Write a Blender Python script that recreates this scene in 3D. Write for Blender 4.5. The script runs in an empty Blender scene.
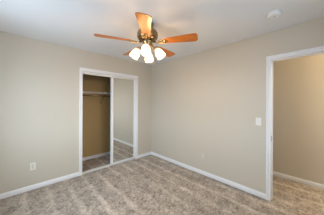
import bpy, bmesh, math, random
from mathutils import Vector, Matrix
random.seed(4)
S = bpy.context.scene
COL = S.collection
R = math.radians

# ------------------------------------------------------------------ camera, world, lights, exposure
H = 2.44                       # ceiling height
XR, YB = 2.623, 3.19           # right wall face, closet wall face
XL, YF = -0.52, -0.50          # left wall face, front wall face (behind the camera)
cd = bpy.data.cameras.new('camera'); cam = bpy.data.objects.new('camera', cd); COL.objects.link(cam)
cam.location = (0, 0, 1.40)
cam.rotation_euler = (Matrix.Rotation(R(46.49 - 90), 3, 'Z') @ Matrix.Rotation(R(90), 3, 'X') @ Matrix.Rotation(R(0.22), 3, 'Z')).to_euler()
cd.sensor_width = 36; cd.lens = 149.6 / 324 * 36; cd.shift_y = -4.1 / 324; cd.clip_start = 0.02
S.camera = cam
w = bpy.data.worlds.new('world'); S.world = w; w.use_nodes = True
SKY, GROUND, SKY_S = (0.66, 0.86, 1.03, 1), (0.31, 0.40, 0.49, 1), 13.6
wn, wl = w.node_tree.nodes, w.node_tree.links
wtc = wn.new('ShaderNodeTexCoord'); wsx = wn.new('ShaderNodeSeparateXYZ'); wcr = wn.new('ShaderNodeValToRGB')
wcr.color_ramp.elements[0].position = 0.0; wcr.color_ramp.elements[0].color = GROUND
wcr.color_ramp.elements[1].position = 0.04; wcr.color_ramp.elements[1].color = SKY
wl.new(wtc.outputs['Generated'], wsx.inputs[0]); wl.new(wsx.outputs['Z'], wcr.inputs['Fac'])
wl.new(wcr.outputs['Color'], wn['Background'].inputs[0]); wn['Background'].inputs[1].default_value = SKY_S
S.view_settings.view_transform = 'Standard'; S.view_settings.look = 'None'
S.view_settings.gamma = 1; S.view_settings.use_curve_mapping = False
S.view_settings.exposure = 0.06

def lamp(name, kind, loc, energy, color, rot=(0,0,0), size=None, size_y=None, radius=None):
    l = bpy.data.lights.new(name, kind); l.energy = energy; l.color = color
    if kind == 'AREA':
        l.shape = 'RECTANGLE'; l.size = size; l.size_y = size_y
    if radius is not None: l.shadow_soft_size = radius
    o = bpy.data.objects.new(name, l); COL.objects.link(o); o.location = loc; o.rotation_euler = rot
    return o
WY0, WY1, WZ0, WZ1 = 1.30, 2.40, 0.90, 2.12          # window in the left wall
FX0, FX1 = 0.40, 1.50                                # unseen window added in the front wall for more daylight (same heights)
DAY = (0.80, 0.90, 1.0); WARM = (1.0, 0.62, 0.28); HALLC = (1.0, 0.80, 0.54)
for nm, loc, rot, sx, sy in (('window_portal', (XL-0.115, (WY0+WY1)/2, (WZ0+WZ1)/2), (0, R(-90), 0), WZ1-WZ0, WY1-WY0),
                     ('window_portal', ((FX0+FX1)/2, YF-0.115, (WZ0+WZ1)/2), (R(90), 0, 0), FX1-FX0, WZ1-WZ0)):
    lamp(nm, 'AREA', loc, 1, (1,1,1), rot, sx, sy).data.cycles.is_portal = True
FAN_W = 9.0
HALL_W = 74.0

# ------------------------------------------------------------------ materials
def mat(name, color, rough=0.6, metal=0.0, coat=0.0, spec=None):
    m = bpy.data.materials.new(name); m.use_nodes = True
    b = m.node_tree.nodes['Principled BSDF']
    b.inputs['Base Color'].default_value = (*color, 1); b.inputs['Roughness'].default_value = rough
    b.inputs['Metallic'].default_value = metal; b.inputs['Coat Weight'].default_value = coat
    if spec is not None: b.inputs['Specular IOR Level'].default_value = spec
    return m
def nodes(m): return m.node_tree.nodes, m.node_tree.links, m.node_tree.nodes['Principled BSDF']
def add_bump(m, scale, strength, dist=0.002, detail=3):
    n, l, b = nodes(m)
    tc = n.new('ShaderNodeTexCoord'); no = n.new('ShaderNodeTexNoise'); bu = n.new('ShaderNodeBump')
    no.inputs['Scale'].default_value = scale; no.inputs['Detail'].default_value = detail
    bu.inputs['Strength'].default_value = strength; bu.inputs['Distance'].default_value = dist
    l.new(tc.outputs['Object'], no.inputs['Vector']); l.new(no.outputs['Fac'], bu.inputs['Height'])
    l.new(bu.outputs['Normal'], b.inputs['Normal']); return no
M_wall = mat('painted_wall', (0.60, 0.555, 0.475), 0.55, spec=0.35); add_bump(M_wall, 90, 0.12)
M_closet_shade = mat('closet_wall_warm_shade', (0.51, 0.355, 0.16), 0.6, spec=0.3); add_bump(M_closet_shade, 90, 0.12)  # wall paint with the closet's warm, dim light put into the colour
M_ceil = mat('ceiling_texture', (0.84, 0.85, 0.87), 0.9); add_bump(M_ceil, 45, 0.55, 0.006, 5)
M_trim = mat('white_trim', (0.85, 0.86, 0.89), 0.38)
M_plate = mat('white_plastic', (0.80, 0.79, 0.75), 0.35)
M_ivory = mat('ivory_plastic', (0.74, 0.70, 0.62), 0.4)
M_white = mat('bright_white_plastic', (0.88, 0.88, 0.88), 0.35)
M_tanplate = mat('almond_plastic', (0.64, 0.60, 0.52), 0.4)
M_dark = mat('dark_slot', (0.03, 0.03, 0.03), 0.6)
M_brass = mat('antique_brass', (0.45, 0.31, 0.15), 0.25, 1.0); 
M_bronze = mat('aged_bronze', (0.30, 0.20, 0.11), 0.25, 0.95)
M_mirror = mat('mirror', (0.80, 0.82, 0.80), 0.0, 1.0)
M_wire = mat('white_coated_wire', (0.82, 0.81, 0.78), 0.35)
M_steel = mat('grey_steel', (0.10, 0.08, 0.06), 0.4, 0.4)
M_alu = mat('track_white', (0.76, 0.75, 0.72), 0.35)

def wood():
    m = mat('honey_wood', (0.5, 0.2, 0.05), 0.36, coat=0.4, spec=0.35)
    n, l, b = nodes(m); b.inputs['Coat Roughness'].default_value = 0.33
    tc = n.new('ShaderNodeTexCoord'); mp = n.new('ShaderNodeMapping'); mp.inputs['Scale'].default_value = (2.2, 30, 10)
    no = n.new('ShaderNodeTexNoise'); no.inputs['Scale'].default_value = 2.2; no.inputs['Detail'].default_value = 6
    cr = n.new('ShaderNodeValToRGB')
    cr.color_ramp.elements[0].position = 0.3; cr.color_ramp.elements[0].color = (0.33, 0.075, 0.003, 1)
    cr.color_ramp.elements[1].position = 0.7; cr.color_ramp.elements[1].color = (0.62, 0.20, 0.006, 1)
    l.new(tc.outputs['Object'], mp.inputs['Vector']); l.new(mp.outputs['Vector'], no.inputs['Vector'])
    l.new(no.outputs['Fac'], cr.inputs['Fac']); l.new(cr.outputs['Color'], b.inputs['Base Color'])
    return m
M_wood = wood()

def carpet():
    m = mat('beige_carpet', (0.4, 0.33, 0.26), 0.95, spec=0.1)
    n, l, b = nodes(m); b.inputs['Sheen Weight'].default_value = 0.15
    tc = n.new('ShaderNodeTexCoord')
    # vacuum tracks: nap brushed in strips that run from the closet wall into the room
    warp = n.new('ShaderNodeTexNoise'); warp.inputs['Scale'].default_value = 1.3; warp.inputs['Detail'].default_value = 2
    wm = n.new('ShaderNodeVectorMath'); wm.operation = 'MULTIPLY_ADD'
    wm.inputs[1].default_value = (0.12, 0.12, 0); l.new(tc.outputs['Object'], warp.inputs['Vector'])
    l.new(warp.outputs['Color'], wm.inputs[0]); l.new(tc.outputs['Object'], wm.inputs[2])
    wv = n.new('ShaderNodeTexWave'); wv.wave_type = 'BANDS'; wv.bands_direction = 'X'
    wv.inputs['Scale'].default_value = 1.15; wv.inputs['Distortion'].default_value = 0.0
    wv.inputs['Phase Offset'].default_value = 0.6
    l.new(wm.outputs[0], wv.inputs['Vector'])
    st = n.new('ShaderNodeValToRGB'); st.color_ramp.elements[0].position = 0.74; st.color_ramp.elements[1].position = 1.0
    l.new(wv.outputs['Fac'], st.inputs['Fac'])
    # strips fade in and out
    fade = n.new('ShaderNodeTexNoise'); fade.inputs['Scale'].default_value = 1.6; fade.inputs['Detail'].default_value = 3
    l.new(tc.outputs['Object'], fade.inputs['Vector'])
    fr = n.new('ShaderNodeValToRGB'); fr.color_ramp.elements[0].position = 0.36; fr.color_ramp.elements[1].position = 0.60
    l.new(fade.outputs['Fac'], fr.inputs['Fac'])
    mul = n.new('ShaderNodeMath'); mul.operation = 'MULTIPLY'
    l.new(st.outputs['Color'], mul.inputs[0]); l.new(fr.outputs['Color'], mul.inputs[1])
    # blotches and tufts
    n1 = n.new('ShaderNodeTexNoise'); n1.inputs['Scale'].default_value = 7; n1.inputs['Detail'].default_value = 5; n1.inputs['Roughness'].default_value = 0.75
    n2 = n.new('ShaderNodeTexNoise'); n2.inputs['Scale'].default_value = 32; n2.inputs['Detail'].default_value = 4; n2.inputs['Roughness'].default_value = 0.8
    for x in (n1, n2): l.new(tc.outputs['Object'], x.inputs['Vector'])
    a = n.new('ShaderNodeMath'); a.operation = 'MULTIPLY_ADD'; a.inputs[1].default_value = 0.6
    l.new(n1.outputs['Fac'], a.inputs[0]); 
    a2 = n.new('ShaderNodeMath'); a2.operation = 'MULTIPLY'; a2.inputs[1].default_value = 0.9
    l.new(n2.outputs['Fac'], a2.inputs[0]); l.new(a2.outputs[0], a.inputs[2])
    a3 = n.new('ShaderNodeMath'); a3.operation = 'MULTIPLY_ADD'; a3.inputs[1].default_value = 0.16
    l.new(mul.outputs[0], a3.inputs[0]); l.new(a.outputs[0], a3.inputs[2])
    cr = n.new('ShaderNodeValToRGB')
    cr.color_ramp.elements[0].position = 0.52; cr.color_ramp.elements[0].color = (0.10, 0.078, 0.058, 1)
    cr.color_ramp.elements[1].position = 0.98; cr.color_ramp.elements[1].color = (0.68, 0.60, 0.52, 1)
    l.new(a3.outputs[0], cr.inputs['Fac']); l.new(cr.outputs['Color'], b.inputs['Base Color'])
    bu = n.new('ShaderNodeBump'); bu.inputs['Strength'].default_value = 0.6; bu.inputs['Distance'].default_value = 0.01
    l.new(a.outputs[0], bu.inputs['Height']); l.new(bu.outputs['Normal'], b.inputs['Normal'])
    return m
M_carpet = carpet()

def glass_shade():
    m = bpy.data.materials.new('lit_frosted_glass'); m.use_nodes = True
    n, l = m.node_tree.nodes, m.node_tree.links; n.remove(n['Principled BSDF'])
    out = n['Material Output']
    tl = n.new('ShaderNodeBsdfTranslucent'); tl.inputs[0].default_value = (0.45, 0.44, 0.41, 1)
    di = n.new('ShaderNodeBsdfDiffuse'); di.inputs[0].default_value = (0.45, 0.44, 0.42, 1)
    tr = n.new('ShaderNodeBsdfTransparent'); tr.inputs[0].default_value = (1, 0.97, 0.92, 1)
    em = n.new('ShaderNodeEmission'); em.inputs[0].default_value = (1, 0.90, 0.76, 1); em.inputs[1].default_value = 0.45
    m1 = n.new('ShaderNodeMixShader'); m1.inputs[0].default_value = 0.5
    m2 = n.new('ShaderNodeMixShader'); m2.inputs[0].default_value = 0.42
    ad = n.new('ShaderNodeAddShader')
    l.new(tl.outputs[0], m1.inputs[1]); l.new(di.outputs[0], m1.inputs[2])
    l.new(m1.outputs[0], m2.inputs[1]); l.new(tr.outputs[0], m2.inputs[2])
    l.new(m2.outputs[0], ad.inputs[0]); l.new(em.outputs[0], ad.inputs[1]); l.new(ad.outputs[0], out.inputs[0])
    return m
M_shade = glass_shade()
def emit(name, color, s):
    m = mat(name, color); b = m.node_tree.nodes['Principled BSDF']
    b.inputs['Emission Color'].default_value = (*color, 1); b.inputs['Emission Strength'].default_value = s
    return m
M_bulb = emit('lit_bulb', (1, 0.93, 0.8), 2.5)
def pane():
    m = bpy.data.materials.new('window_glass'); m.use_nodes = True
    n, l = m.node_tree.nodes, m.node_tree.links; n.remove(n['Principled BSDF'])
    t = n.new('ShaderNodeBsdfTransparent'); g = n.new('ShaderNodeBsdfGlossy'); g.inputs['Roughness'].default_value = 0.02
    mx = n.new('ShaderNodeMixShader'); mx.inputs[0].default_value = 0.06
    l.new(t.outputs[0], mx.inputs[1]); l.new(g.outputs[0], mx.inputs[2]); l.new(mx.outputs[0], n['Material Output'].inputs[0])
    return m
M_pane = pane()

# ------------------------------------------------------------------ helpers
def obj(name, bm, m, parent=None, smooth=False, bevel=0, mtx=None):
    bmesh.ops.recalc_face_normals(bm, faces=bm.faces[:])
    me = bpy.data.meshes.new(name); bm.to_mesh(me); bm.free()
    me.materials.append(m)
    if smooth:
        for p in me.polygons: p.use_smooth = True
    o = bpy.data.objects.new(name, me); COL.objects.link(o)
    if parent: o.parent = parent
    if mtx is not None: o.matrix_local = mtx
    if bevel:
        b = o.modifiers.new('bevel', 'BEVEL'); b.width = bevel; b.segments = 2; b.limit_method = 'ANGLE'
    return o
def struct(name, bm, m, parent=None, **k):
    o = obj(name, bm, m, parent, **k)
    if parent is None: o['kind'] = 'structure'
    return o
def thing(name, label, cat, loc=(0,0,0), rot=(0,0,0), group=None):
    o = bpy.data.objects.new(name, None); COL.objects.link(o); o.empty_display_size = 0.1
    o.location = loc; o.rotation_euler = rot; o['label'] = label; o['category'] = cat
    if group: o['group'] = group
    return o
def box(bm, x0, x1, y0, y1, z0, z1):
    v = [bm.verts.new((x, y, z)) for x in (x0, x1) for y in (y0, y1) for z in (z0, z1)]
    for f in ((0,1,3,2),(4,6,7,5),(0,4,5,1),(2,3,7,6),(0,2,6,4),(1,5,7,3)): bm.faces.new([v[i] for i in f])
    return v
def boxes(*bs):
    bm = bmesh.new()
    for b in bs: box(bm, *b)
    return bm
def lathe(prof, n=32, bm=None, caps=True):
    bm = bm or bmesh.new(); rings = []
    for r, z in prof:
        if r < 1e-6: rings.append([bm.verts.new((0,0,z))])
        else: rings.append([bm.verts.new((r*math.cos(2*math.pi*i/n), r*math.sin(2*math.pi*i/n), z)) for i in range(n)])
    for a, b in zip(rings, rings[1:]):
        for i in range(n):
            j = (i+1) % n
            if len(a) == 1 and len(b) == 1: continue
            if len(a) == 1: bm.faces.new((a[0], b[i], b[j]))
            elif len(b) == 1: bm.faces.new((a[i], a[j], b[0]))
            else: bm.faces.new((a[i], a[j], b[j], b[i]))
    if caps:
        for r in (rings[0], rings[-1]):
            if len(r) > 1: bm.faces.new(r)
    return bm
def tube(pts, r, bm=None, n=8):
    bm = bm or bmesh.new(); pts = [Vector(p) for p in pts]; rings = []
    for i, p in enumerate(pts):
        t = (pts[min(i+1, len(pts)-1)] - pts[max(i-1, 0)]).normalized()
        u = t.orthogonal().normalized() if i == 0 else (u - t*u.dot(t)).normalized()
        v = t.cross(u); rr = r[i] if isinstance(r, (list, tuple)) else r
        rings.append([bm.verts.new(p + rr*(u*math.cos(2*math.pi*k/n) + v*math.sin(2*math.pi*k/n))) for k in range(n)])
    for a, b in zip(rings, rings[1:]):
        for k in range(n): bm.faces.new((a[k], a[(k+1)%n], b[(k+1)%n], b[k]))
    bm.faces.new(rings[0]); bm.faces.new(rings[-1]); return bm
def sweep(path, offs, prof):
    """path: points on the wall face at the inner edge; offs: outward direction at each; prof: (u across, d out of wall via normal)"""
    bm = bmesh.new(); rings = []
    for p, (o, nrm) in zip(path, offs):
        rings.append([bm.verts.new(Vector(p) + Vector(o)*u + Vector(nrm)*d) for u, d in prof])
    k = len(prof)
    for a, b in zip(rings, rings[1:]):
        for i in range(k): bm.faces.new((a[i], a[(i+1)%k], b[(i+1)%k], b[i]))
    bm.faces.new(rings[0]); bm.faces.new(rings[-1]); return bm
CASE = [(0,0),(0,0.010),(0.006,0.015),(0.022,0.014),(0.026,0.008),(0.030,0.018),(0.050,0.020),(0.057,0.014),(0.057,0)]
BASE = [(0,0),(0,0.013),(0.052,0.013),(0.060,0.009),(0.070,0.008),(0.075,0.004),(0.075,0)]
def casing(name, axis, a0, a1, top, face, nrm):
    P = (lambda a, z: (a, face, z)) if axis == 'x' else (lambda a, z: (face, a, z))
    D = (lambda a, z: (a, 0, z)) if axis == 'x' else (lambda a, z: (0, a, z))
    return struct(name, sweep([P(a0,0), P(a0,top), P(a1,top), P(a1,0)],
                  [(D(-1,0),nrm),(D(-1,1),nrm),(D(1,1),nrm),(D(1,0),nrm)], CASE), M_trim)
def baseboard(name, p0, p1, nrm):
    return struct(name, sweep([(*p0,0),(*p1,0)], [((0,0,1),nrm)]*2, BASE), M_trim)

# ------------------------------------------------------------------ structure
T = 0.12
CX0, CX1, DT = 0.885, 2.120, 2.033        # closet opening
CL, CR, CB = 0.60, 2.45, 3.955            # closet inside
DY0, DY1 = -0.285, 0.482                  # doorway in the right wall
HX = 3.62                                 # hall far wall face
HY0, HY1 = -2.2, 1.6
def carpet_bm():
    # slab whose top is a fine grid of uneven tufts
    bm = boxes((XL-T, HX+T, -2.4, CB+T, -0.10, -0.02)); x0, x1, y0, y1 = XL-T, HX+T, -2.4, CB+T
    st = 0.015; nx = int((x1-x0)/st); ny = int((y1-y0)/st)
    from mathutils import noise
    g = []
    for i in range(nx+1):
        col = []
        for j in range(ny+1):
            x = x0+(x1-x0)*i/nx; y = y0+(y1-y0)*j/ny
            h = -0.008 + 0.009*noise.noise((x*26, y*26, 0)) + random.uniform(-0.007, 0.007)
            col.append(bm.verts.new((x, y, h)))
        g.append(col)
    for i in range(nx):
        for j in range(ny): bm.faces.new((g[i][j], g[i+1][j], g[i+1][j+1], g[i][j+1]))
    return bm
fl = struct('floor', carpet_bm(), M_carpet, smooth=True)
struct('ceiling', boxes((XL-T, HX+T, -2.4, CB+T, H, H+0.10)), M_ceil)
struct('wall_back', boxes((XL-T, CX0-0.018, YB, YB+T, 0, H), (CX1+0.018, XR+T, YB, YB+T, 0, H), (CX0-0.018, CX1+0.018, YB, YB+T, DT+0.018, H)), M_wall)
struct('wall_right', boxes((XR, XR+T, DY1+0.018, YB, 0, H), (XR, XR+T, -2.4, DY0-0.018, 0, H), (XR, XR+T, DY0-0.018, DY1+0.018, DT+0.018, H)), M_wall)
struct('wall_left', boxes((XL-T, XL, YF-T, WY0, 0, H), (XL-T, XL, WY1, YB, 0, H), (XL-T, XL, WY0, WY1, 0, WZ0), (XL-T, XL, WY0, WY1, WZ1, H)), M_wall)
struct('wall_front', boxes((XL-T, FX0, YF-T, YF, 0, H), (FX1, XR, YF-T, YF, 0, H), (FX0, FX1, YF-T, YF, 0, WZ0), (FX0, FX1, YF-T, YF, WZ1, H)), M_wall)
struct('wall_closet_back', boxes((CL-T, CR+T, CB, CB+T, 0, H)), M_closet_shade)
struct('wall_closet_left', boxes((CL-T, CL, YB+T, CB, 0, H)), M_closet_shade)
struct('wall_closet_right', boxes((CR, CR+T, YB+T, CB, 0, H)), M_closet_shade)
struct('wall_hall_far', boxes((HX, HX+T, -2.4, HY1+T, 0, H)), M_wall)
struct('wall_hall_end', boxes((XR+T, HX, HY1, HY1+T, 0, H)), M_wall)
struct('wall_hall_near', boxes((XR+T, HX, -2.4, -2.28, 0, H)), M_wall)
# baseboards
baseboard('baseboard_back', (XL, YB), (CX0-0.057, YB), (0,-1,0))
baseboard('baseboard_back_corner', (CX1+0.057, YB), (XR, YB), (0,-1,0))
baseboard('baseboard_right', (XR, DY1+0.057), (XR, YB-0.013), (-1,0,0))
baseboard('baseboard_left', (XL, YF), (XL, YB-0.013), (1,0,0))
baseboard('baseboard_front', (XL+0.013, YF), (XR, YF), (0,1,0))
baseboard('baseboard_closet_back', (CL, CB), (CR, CB), (0,-1,0))
baseboard('baseboard_closet_right', (CR, YB+T), (CR, CB-0.013), (-1,0,0))
baseboard('baseboard_closet_left', (CL, YB+T), (CL, CB-0.013), (1,0,0))
baseboard('baseboard_hall', (HX, -2.28), (HX, HY1), (-1,0,0))
# casings and jambs
casing('trim_1', 'x', CX0, CX1, DT, YB, (0,-1,0))
casing('trim_2', 'y', DY0, DY1, DT, XR, (-1,0,0))
casing('trim_3', 'y', DY0, DY1, DT, XR+T, (1,0,0))
struct('trim_4', boxes((CX0-0.018, CX0, YB, YB+T, 0, DT), (CX1, CX1+0.018, YB, YB+T, 0, DT), (CX0-0.018, CX1+0.018, YB, YB+T, DT, DT+0.018)), M_trim)
jamb = struct('trim_5', boxes((XR, XR+T, DY1, DY1+0.018, 0, DT), (XR, XR+T, DY0-0.018, DY0, 0, DT), (XR, XR+T, DY0-0.018, DY1+0.018, DT, DT+0.018),
        (XR+0.045, XR+0.080, DY1-0.011, DY1, 0, DT-0.011), (XR+0.045, XR+0.080, DY0, DY0+0.011, 0, DT-0.011), (XR+0.045, XR+0.080, DY0, DY1, DT-0.011, DT)), M_trim)
sp = obj('strike_plate', boxes((XR+0.008, XR+0.036, DY1-0.002, DY1+0.001, 0.86, 0.93)), M_brass, jamb); sp['label'] = 'small brass strike plate'
# closet tracks
struct('trim_6', boxes((CX0, CX1, YB+0.025, YB+0.030, DT-0.055, DT), (CX0, CX1, YB+0.030, YB+0.105, DT-0.006, DT)), M_alu)       # head track
struct('trim_7', boxes((CX0, CX1, YB+0.012, YB+0.110, 0, 0.010), (CX0, CX1, YB+0.012, YB+0.018, 0.010, 0.020), (CX0, CX1, YB+0.060, YB+0.064, 0.010, 0.018)), M_alu)  # floor track

def mirror_door(name, x0, x1, y, label):
    z0, z1, t = 0.022, DT-0.012, 0.018
    d = struct(name, boxes((x0+0.01, x1-0.01, y+0.006, y+t, z0+0.005, z1-0.005)), M_trim)
    d['label'] = label
    obj('stile', boxes((x0, x0+0.052, y-0.004, y+t+0.004, z0, z1)), M_trim, d, bevel=0.003)
    obj('stile', boxes((x1-0.040, x1, y-0.004, y+t+0.004, z0, z1)), M_trim, d, bevel=0.003)
    obj('rail', boxes((x0+0.052, x1-0.040, y-0.004, y+t+0.004, z0, z0+0.030)), M_trim, d, bevel=0.003)
    obj('rail', boxes((x0+0.052, x1-0.040, y-0.004, y+t+0.004, z1-0.030, z1)), M_trim, d, bevel=0.003)
    obj('mirror', boxes((x0+0.05, x1-0.038, y+0.001, y+0.005, z0+0.028, z1-0.028)), M_mirror, d)
    return d
mirror_door('door_1', 1.487, 2.118, YB+0.036, 'sliding mirror closet door with white frame, in front')
mirror_door('door_2', 1.492, 2.119, YB+0.072, 'sliding mirror closet door stacked behind the front one')

# window in the left wall (behind the camera's left shoulder)
wf = 0.045
win = struct('window_1', boxes((XL-0.10, XL-0.04, WY0, WY0+wf, WZ0, WZ1), (XL-0.10, XL-0.04, WY1-wf, WY1, WZ0, WZ1),
    (XL-0.10, XL-0.04, WY0+wf, WY1-wf, WZ0, WZ0+wf), (XL-0.10, XL-0.04, WY0+wf, WY1-wf, WZ1-wf, WZ1),
    (XL-0.095, XL-0.045, (WY0+WY1)/2-0.025, (WY0+WY1)/2+0.025, WZ0+wf, WZ1-wf)), M_trim)
obj('window_pane', boxes((XL-0.072, XL-0.068, WY0+wf, WY1-wf, WZ0+wf, WZ1-wf)), M_pane, win)
added_win = struct('added_window', boxes((FX0, FX0+wf, YF-0.10, YF-0.04, WZ0, WZ1), (FX1-wf, FX1, YF-0.10, YF-0.04, WZ0, WZ1),  # unseen window, added to bring daylight in from the front
    (FX0+wf, FX1-wf, YF-0.10, YF-0.04, WZ0, WZ0+wf), (FX0+wf, FX1-wf, YF-0.10, YF-0.04, WZ1-wf, WZ1),
    (FX0+wf, FX1-wf, YF-0.095, YF-0.045, (WZ0+WZ1)/2-0.02, (WZ0+WZ1)/2+0.02)), M_trim)
obj('window_pane', boxes((FX0+wf, FX1-wf, YF-0.072, YF-0.068, WZ0+wf, WZ1-wf)), M_pane, added_win)
struct('trim_9', boxes((FX0-0.04, FX1+0.04, YF-0.04, YF+0.03, WZ0-0.022, WZ0)), M_trim, bevel=0.004)  # sill of the added front window
struct('trim_8', boxes((XL-0.04, XL+0.03, WY0-0.04, WY1+0.04, WZ0-0.022, WZ0)), M_trim, bevel=0.004)

# ------------------------------------------------------------------ ceiling fan
FX, FY = 1.210, 1.554
fan = thing('ceiling_fan', 'five-blade ceiling fan with honey wood blades, brass motor and four lit frosted shades', 'ceiling fan', (FX, FY, H))
obj('canopy', lathe([(0,0),(0.075,0),(0.078,-0.008),(0.072,-0.030),(0.050,-0.048),(0.022,-0.055),(0,-0.055)]), M_bronze, fan, True)
obj('downrod', lathe([(0.013,-0.050),(0.013,-0.085)], 16), M_brass, fan, True)
mh = obj('motor_housing', lathe([(0,-0.066),(0.030,-0.066),(0.045,-0.074),(0.100,-0.086),(0.124,-0.104),(0.131,-0.128),(0.131,-0.176),(0.124,-0.196),(0.106,-0.212),(0.090,-0.220),(0,-0.222)], 48), M_bronze, fan, True)
bb = bmesh.new()
for z in (-0.130, -0.174): lathe([(0.130,z+0.006),(0.134,z+0.003),(0.134,z-0.003),(0.130,z-0.006)], 48, bb, caps=False)
for k in range(16):
    a = 2*math.pi*k/16
    p = [(0.132*math.cos(a), 0.132*math.sin(a), -0.136), (0.134*math.cos(a+0.1), 0.134*math.sin(a+0.1), -0.152), (0.132*math.cos(a), 0.132*math.sin(a), -0.168)]
    tube(p, 0.004, bb, 6)
bnd = obj('trim_band', bb, M_brass, mh, True); bnd['label'] = 'brass band'
lk = obj('light_kit', lathe([(0,-0.224),(0.062,-0.224),(0.070,-0.236),(0.066,-0.252),(0.050,-0.268),(0.046,-0.300),(0.056,-0.316),(0.054,-0.336),(0.036,-0.352),(0.016,-0.360),(0.012,-0.370),(0.016,-0.378),(0.008,-0.390),(0,-0.392)]), M_brass, fan, True)

def blade_bm():
    bm = bmesh.new(); r0, r1, t = 0.205, 0.640, 0.006; N = 22
    out = []
    for i in range(N+1):
        s = i/N; x = r0 + (r1-r0)*s
        w = 0.044 + (0.077-0.044)*min(1, s*1.15)
        e = r1 - x; c = 0.030
        if e < c: w -= c - math.sqrt(max(0, c*c-(c-e)**2))
        e0 = x - r0
        if e0 < 0.02: w -= 0.02 - math.sqrt(max(0, 0.0004-(0.02-e0)**2))
        out.append((x, w))
    xs = []
    for x, w in out: xs.append([bm.verts.new((x, s*w, z)) for s, z in ((-1,-t/2),(1,-t/2),(1,t/2),(-1,t/2))])
    for a, b in zip(xs, xs[1:]):
        for i in range(4): bm.faces.new((a[i], a[(i+1)%4], b[(i+1)%4], b[i]))
    bm.faces.new(xs[0]); bm.faces.new(xs[-1]); return bm
def iron_bm():
    bm = bmesh.new()
    # arm from the motor, a forked scroll and a leaf plate screwed under the blade root
    tube([(0.085,0,0.004),(0.120,0,-0.012),(0.150,0,-0.014),(0.185,0,-0.010),(0.212,0,-0.007)], [0.013,0.011,0.009,0.010,0.008], bm)
    for s in (-1, 1):
        tube([(0.140,0,-0.012),(0.158,s*0.022,-0.010),(0.185,s*0.036,-0.008),(0.215,s*0.034,-0.007),(0.238,s*0.020,-0.007)], [0.006,0.007,0.006,0.006,0.005], bm)
    pl = [(0.205,-0.030),(0.235,-0.034),(0.262,-0.020),(0.275,0),(0.262,0.020),(0.235,0.034),(0.205,0.030),(0.195,0)]
    top = [bm.verts.new((x,y,-0.0035)) for x,y in pl]; bot = [bm.verts.new((x,y,-0.0085)) for x,y in pl]
    bm.faces.new(top); bm.faces.new(bot)
    for i in range(8): bm.faces.new((top[i], top[(i+1)%8], bot[(i+1)%8], bot[i]))
    return bm
BZ = -0.247
first = None
view = -43.51                                # world azimuth of the picture's 'right'
for k in range(5):
    az = R(view + 272 + 72*k)
    mtx = Matrix.Translation((0,0,BZ)) @ Matrix.Rotation(az, 4, 'Z') @ Matrix.Rotation(R(-12), 4, 'X')
    if first is None:
        b = obj('blade', blade_bm(), M_wood, fan, bevel=0.002, mtx=mtx); ir = obj('blade_iron', iron_bm(), M_brass, b, True)
        ir['label'] = 'scrolled brass blade arm'; first = (b, ir)
    else:
        b = first[0].copy(); COL.objects.link(b); b.parent = fan; b.matrix_local = mtx
        i = first[1].copy(); COL.objects.link(i); i.parent = b
# lamps
fs = None
def shade_bm():
    p = [(0.020,0),(0.029,-0.010),(0.040,-0.028),(0.051,-0.054),(0.056,-0.084),(0.058,-0.114),(0.059,-0.138)]
    return lathe(p + [(r-0.003, z) for r, z in reversed(p)], 32, caps=False)
for k in range(4):
    az = R(view + 268 + 90*k)
    base = Matrix.Rotation(az, 4, 'Z')
    mtx = base @ Matrix.Translation((0.114, 0, -0.322)) @ Matrix.Rotation(R(-33), 4, 'Y')
    parts = [
        ('lamp_arm', lambda: tube([(0.045,0,-0.326),(0.072,0,-0.348),(0.094,0,-0.340),(0.100,0,-0.316),(0.113,0,-0.319)], 0.007), M_brass, fan, base),
        ('lamp_shade', shade_bm, M_shade, fan, mtx),
        ('shade_holder', lambda: lathe([(0,0.012),(0.016,0.012),(0.026,0.004),(0.030,-0.010),(0.026,-0.012),(0,-0.008)], 24), M_brass, None, None),
        ('bulb', lambda: lathe([(0,-0.020),(0.012,-0.022),(0.016,-0.040),(0.026,-0.060),(0.028,-0.074),(0.020,-0.092),(0,-0.100)], 20), M_bulb, None, None)]
    if fs is None:
        arm = obj('lamp_arm', parts[0][1](), M_brass, fan, True, mtx=base)
        sh = obj('lamp_shade', shade_bm(), M_shade, fan, True, mtx=mtx); sh['label'] = 'lit frosted glass bell shade'
        ho = obj('shade_holder', parts[2][1](), M_brass, sh, True); bu = obj('bulb', parts[3][1](), M_bulb, sh, True)
        fs = (arm, sh, ho, bu)
    else:
        a = fs[0].copy(); COL.objects.link(a); a.parent = fan; a.matrix_local = base
        sh = fs[1].copy(); COL.objects.link(sh); sh.parent = fan; sh.matrix_local = mtx
        for q in fs[2:]:
            c = q.copy(); COL.objects.link(c); c.parent = sh
    p = Vector((FX, FY, H)) + (mtx @ Vector((0,0,-0.130)))
    lamp('fan_bulb_light', 'POINT', p, FAN_W, WARM, radius=0.03)

# ------------------------------------------------------------------ smoke detector
sd = thing('smoke_detector', 'round white smoke detector on the ceiling', 'smoke detector', (2.115, 0.36, H), (0,0,R(view)))
obj('base', lathe([(0,0),(0.070,0),(0.070,-0.010),(0,-0.010)], 40), M_white, sd, bevel=0.001)
obj('cover', lathe([(0,-0.012),(0.066,-0.012),(0.068,-0.020),(0.064,-0.034),(0.054,-0.042),(0.046,-0.043),(0.042,-0.040),(0.026,-0.040),(0,-0.040)], 40), M_white, sd, True)
vb = bmesh.new()
for k in range(20):
    a = 2*math.pi*k/20; c, s = math.cos(a), math.sin(a)
    tube([(0.0665*c,0.0665*s,-0.021),(0.0635*c,0.0635*s,-0.034)], 0.0022, vb, 5)
obj('vent_slots', vb, M_plate, sd)
obj('test_button', lathe([(0,-0.038),(0.016,-0.038),(0.016,-0.045),(0.013,-0.047),(0,-0.047)], 24), M_ivory, sd, True)

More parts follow.
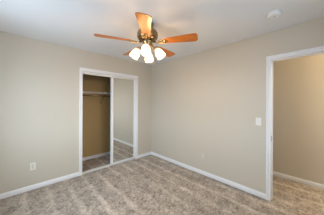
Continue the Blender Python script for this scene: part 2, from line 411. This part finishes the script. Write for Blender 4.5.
# ------------------------------------------------------------------ outlets and switch (local: x right, z up, front is -y)
def plate(mat_, parent):
    return obj('cover_plate', boxes((-0.0355,0.0355,-0.006,0,-0.0575,0.0575)), mat_, parent, bevel=0.003)
def outlet(label, loc, rz, pm, fm):
    t = thing('wall_outlet', label, 'wall outlet', loc, (0,0,rz)); plate(pm, t)
    for zc in (0.020, -0.020):
        so = obj('socket', boxes((-0.0165,0.0165,-0.0085,-0.006,zc-0.014,zc+0.014)), fm, t, bevel=0.002)
        obj('slots', boxes((-0.008,-0.0055,-0.0090,-0.0084,zc-0.002,zc+0.008),(0.0055,0.008,-0.0090,-0.0084,zc-0.002,zc+0.008),(-0.0025,0.0025,-0.0090,-0.0084,zc-0.011,zc-0.006)), M_dark, so)
    obj('screw', lathe([(0,0.0075),(0.003,0.0075),(0.003,0.006),(0,0.006)], 12), M_brass, t, mtx=Matrix.Rotation(R(90), 4, 'X'))
outlet('white duplex outlet low on the wall left of the closet', (0.153, YB, 0.374), 0, M_plate, M_ivory)
outlet('pale almond duplex outlet low on the long bare wall right of the corner', (XR, 1.586, 0.36), R(-90), M_tanplate, M_ivory)
sw = thing('light_switch', 'white toggle light switch on the wall beside the doorway', 'light switch', (XR, 0.637, 1.13), (0,0,R(-90)))
plate(M_plate, sw)
obj('toggle', boxes((-0.005,0.005,-0.017,-0.005,-0.004,0.012)), M_ivory, sw, bevel=0.0015)

# ------------------------------------------------------------------ closet wire shelf
shf = thing('wire_shelf', 'white wire closet shelf with front lip fixed to the closet back wall', 'shelf', (0, CB, 1.66))
g = bmesh.new(); D = 0.305
for y, z in ((-0.006,0),(-D,0),(-D-0.004,-0.030),(-D*0.5,-0.003)): tube([(CL+0.006,y,z),(CR-0.006,y,z)], 0.0045 if y < -0.29 else 0.0035, g, 6)
x = CL+0.02
while x < CR-0.01:
    tube([(x,-0.006,0.003),(x,-D+0.002,0.003),(x,-D-0.003,-0.003),(x,-D-0.004,-0.030)], 0.0017, g, 4); x += 0.0254
obj('shelf_grid', g, M_wire, shf)
hr = obj('hanging_rod', tube([(CL+0.004,-D+0.03,-0.085),(CR-0.004,-D+0.03,-0.085)], 0.010, n=12), M_bronze, shf, True); hr['label'] = 'dark metal hanging rod'
for bx in (1.53, 0.95, 2.12):
    s = bmesh.new()
    tube([(bx,-D-0.002,-0.034),(bx+0.004,-0.006,-0.255)], 0.0055, s, 6); box(s, bx-0.010, bx+0.010, -D-0.012, -D+0.012, -0.042, -0.020)
    box(s, bx-0.008, bx+0.012, -0.008, -0.001, -0.275, -0.240)
    obj('brace', s, M_steel, shf)
    obj('shelf_clip', boxes((bx-0.022, bx+0.022, -D-0.014, -D+0.004, -0.030, 0.012)), M_white, shf, bevel=0.003)

# ------------------------------------------------------------------ hall ceiling light (beyond the frame, lights the hall)
hl = thing('hall_ceiling_light', 'round flush ceiling light in the hall past the doorway', 'ceiling light', (3.18, -1.30, H))
obj('base', lathe([(0,0),(0.14,0),(0.145,-0.02),(0,-0.02)]), M_brass, hl, True)
obj('lamp_shade', lathe([(0,-0.10),(0.05,-0.095),(0.10,-0.072),(0.13,-0.04),(0.137,-0.021)], 32, caps=False), M_shade, hl, True)
lamp('hall_bulb_light', 'POINT', (3.18, -1.30, H-0.14), HALL_W, HALLC, radius=0.08)
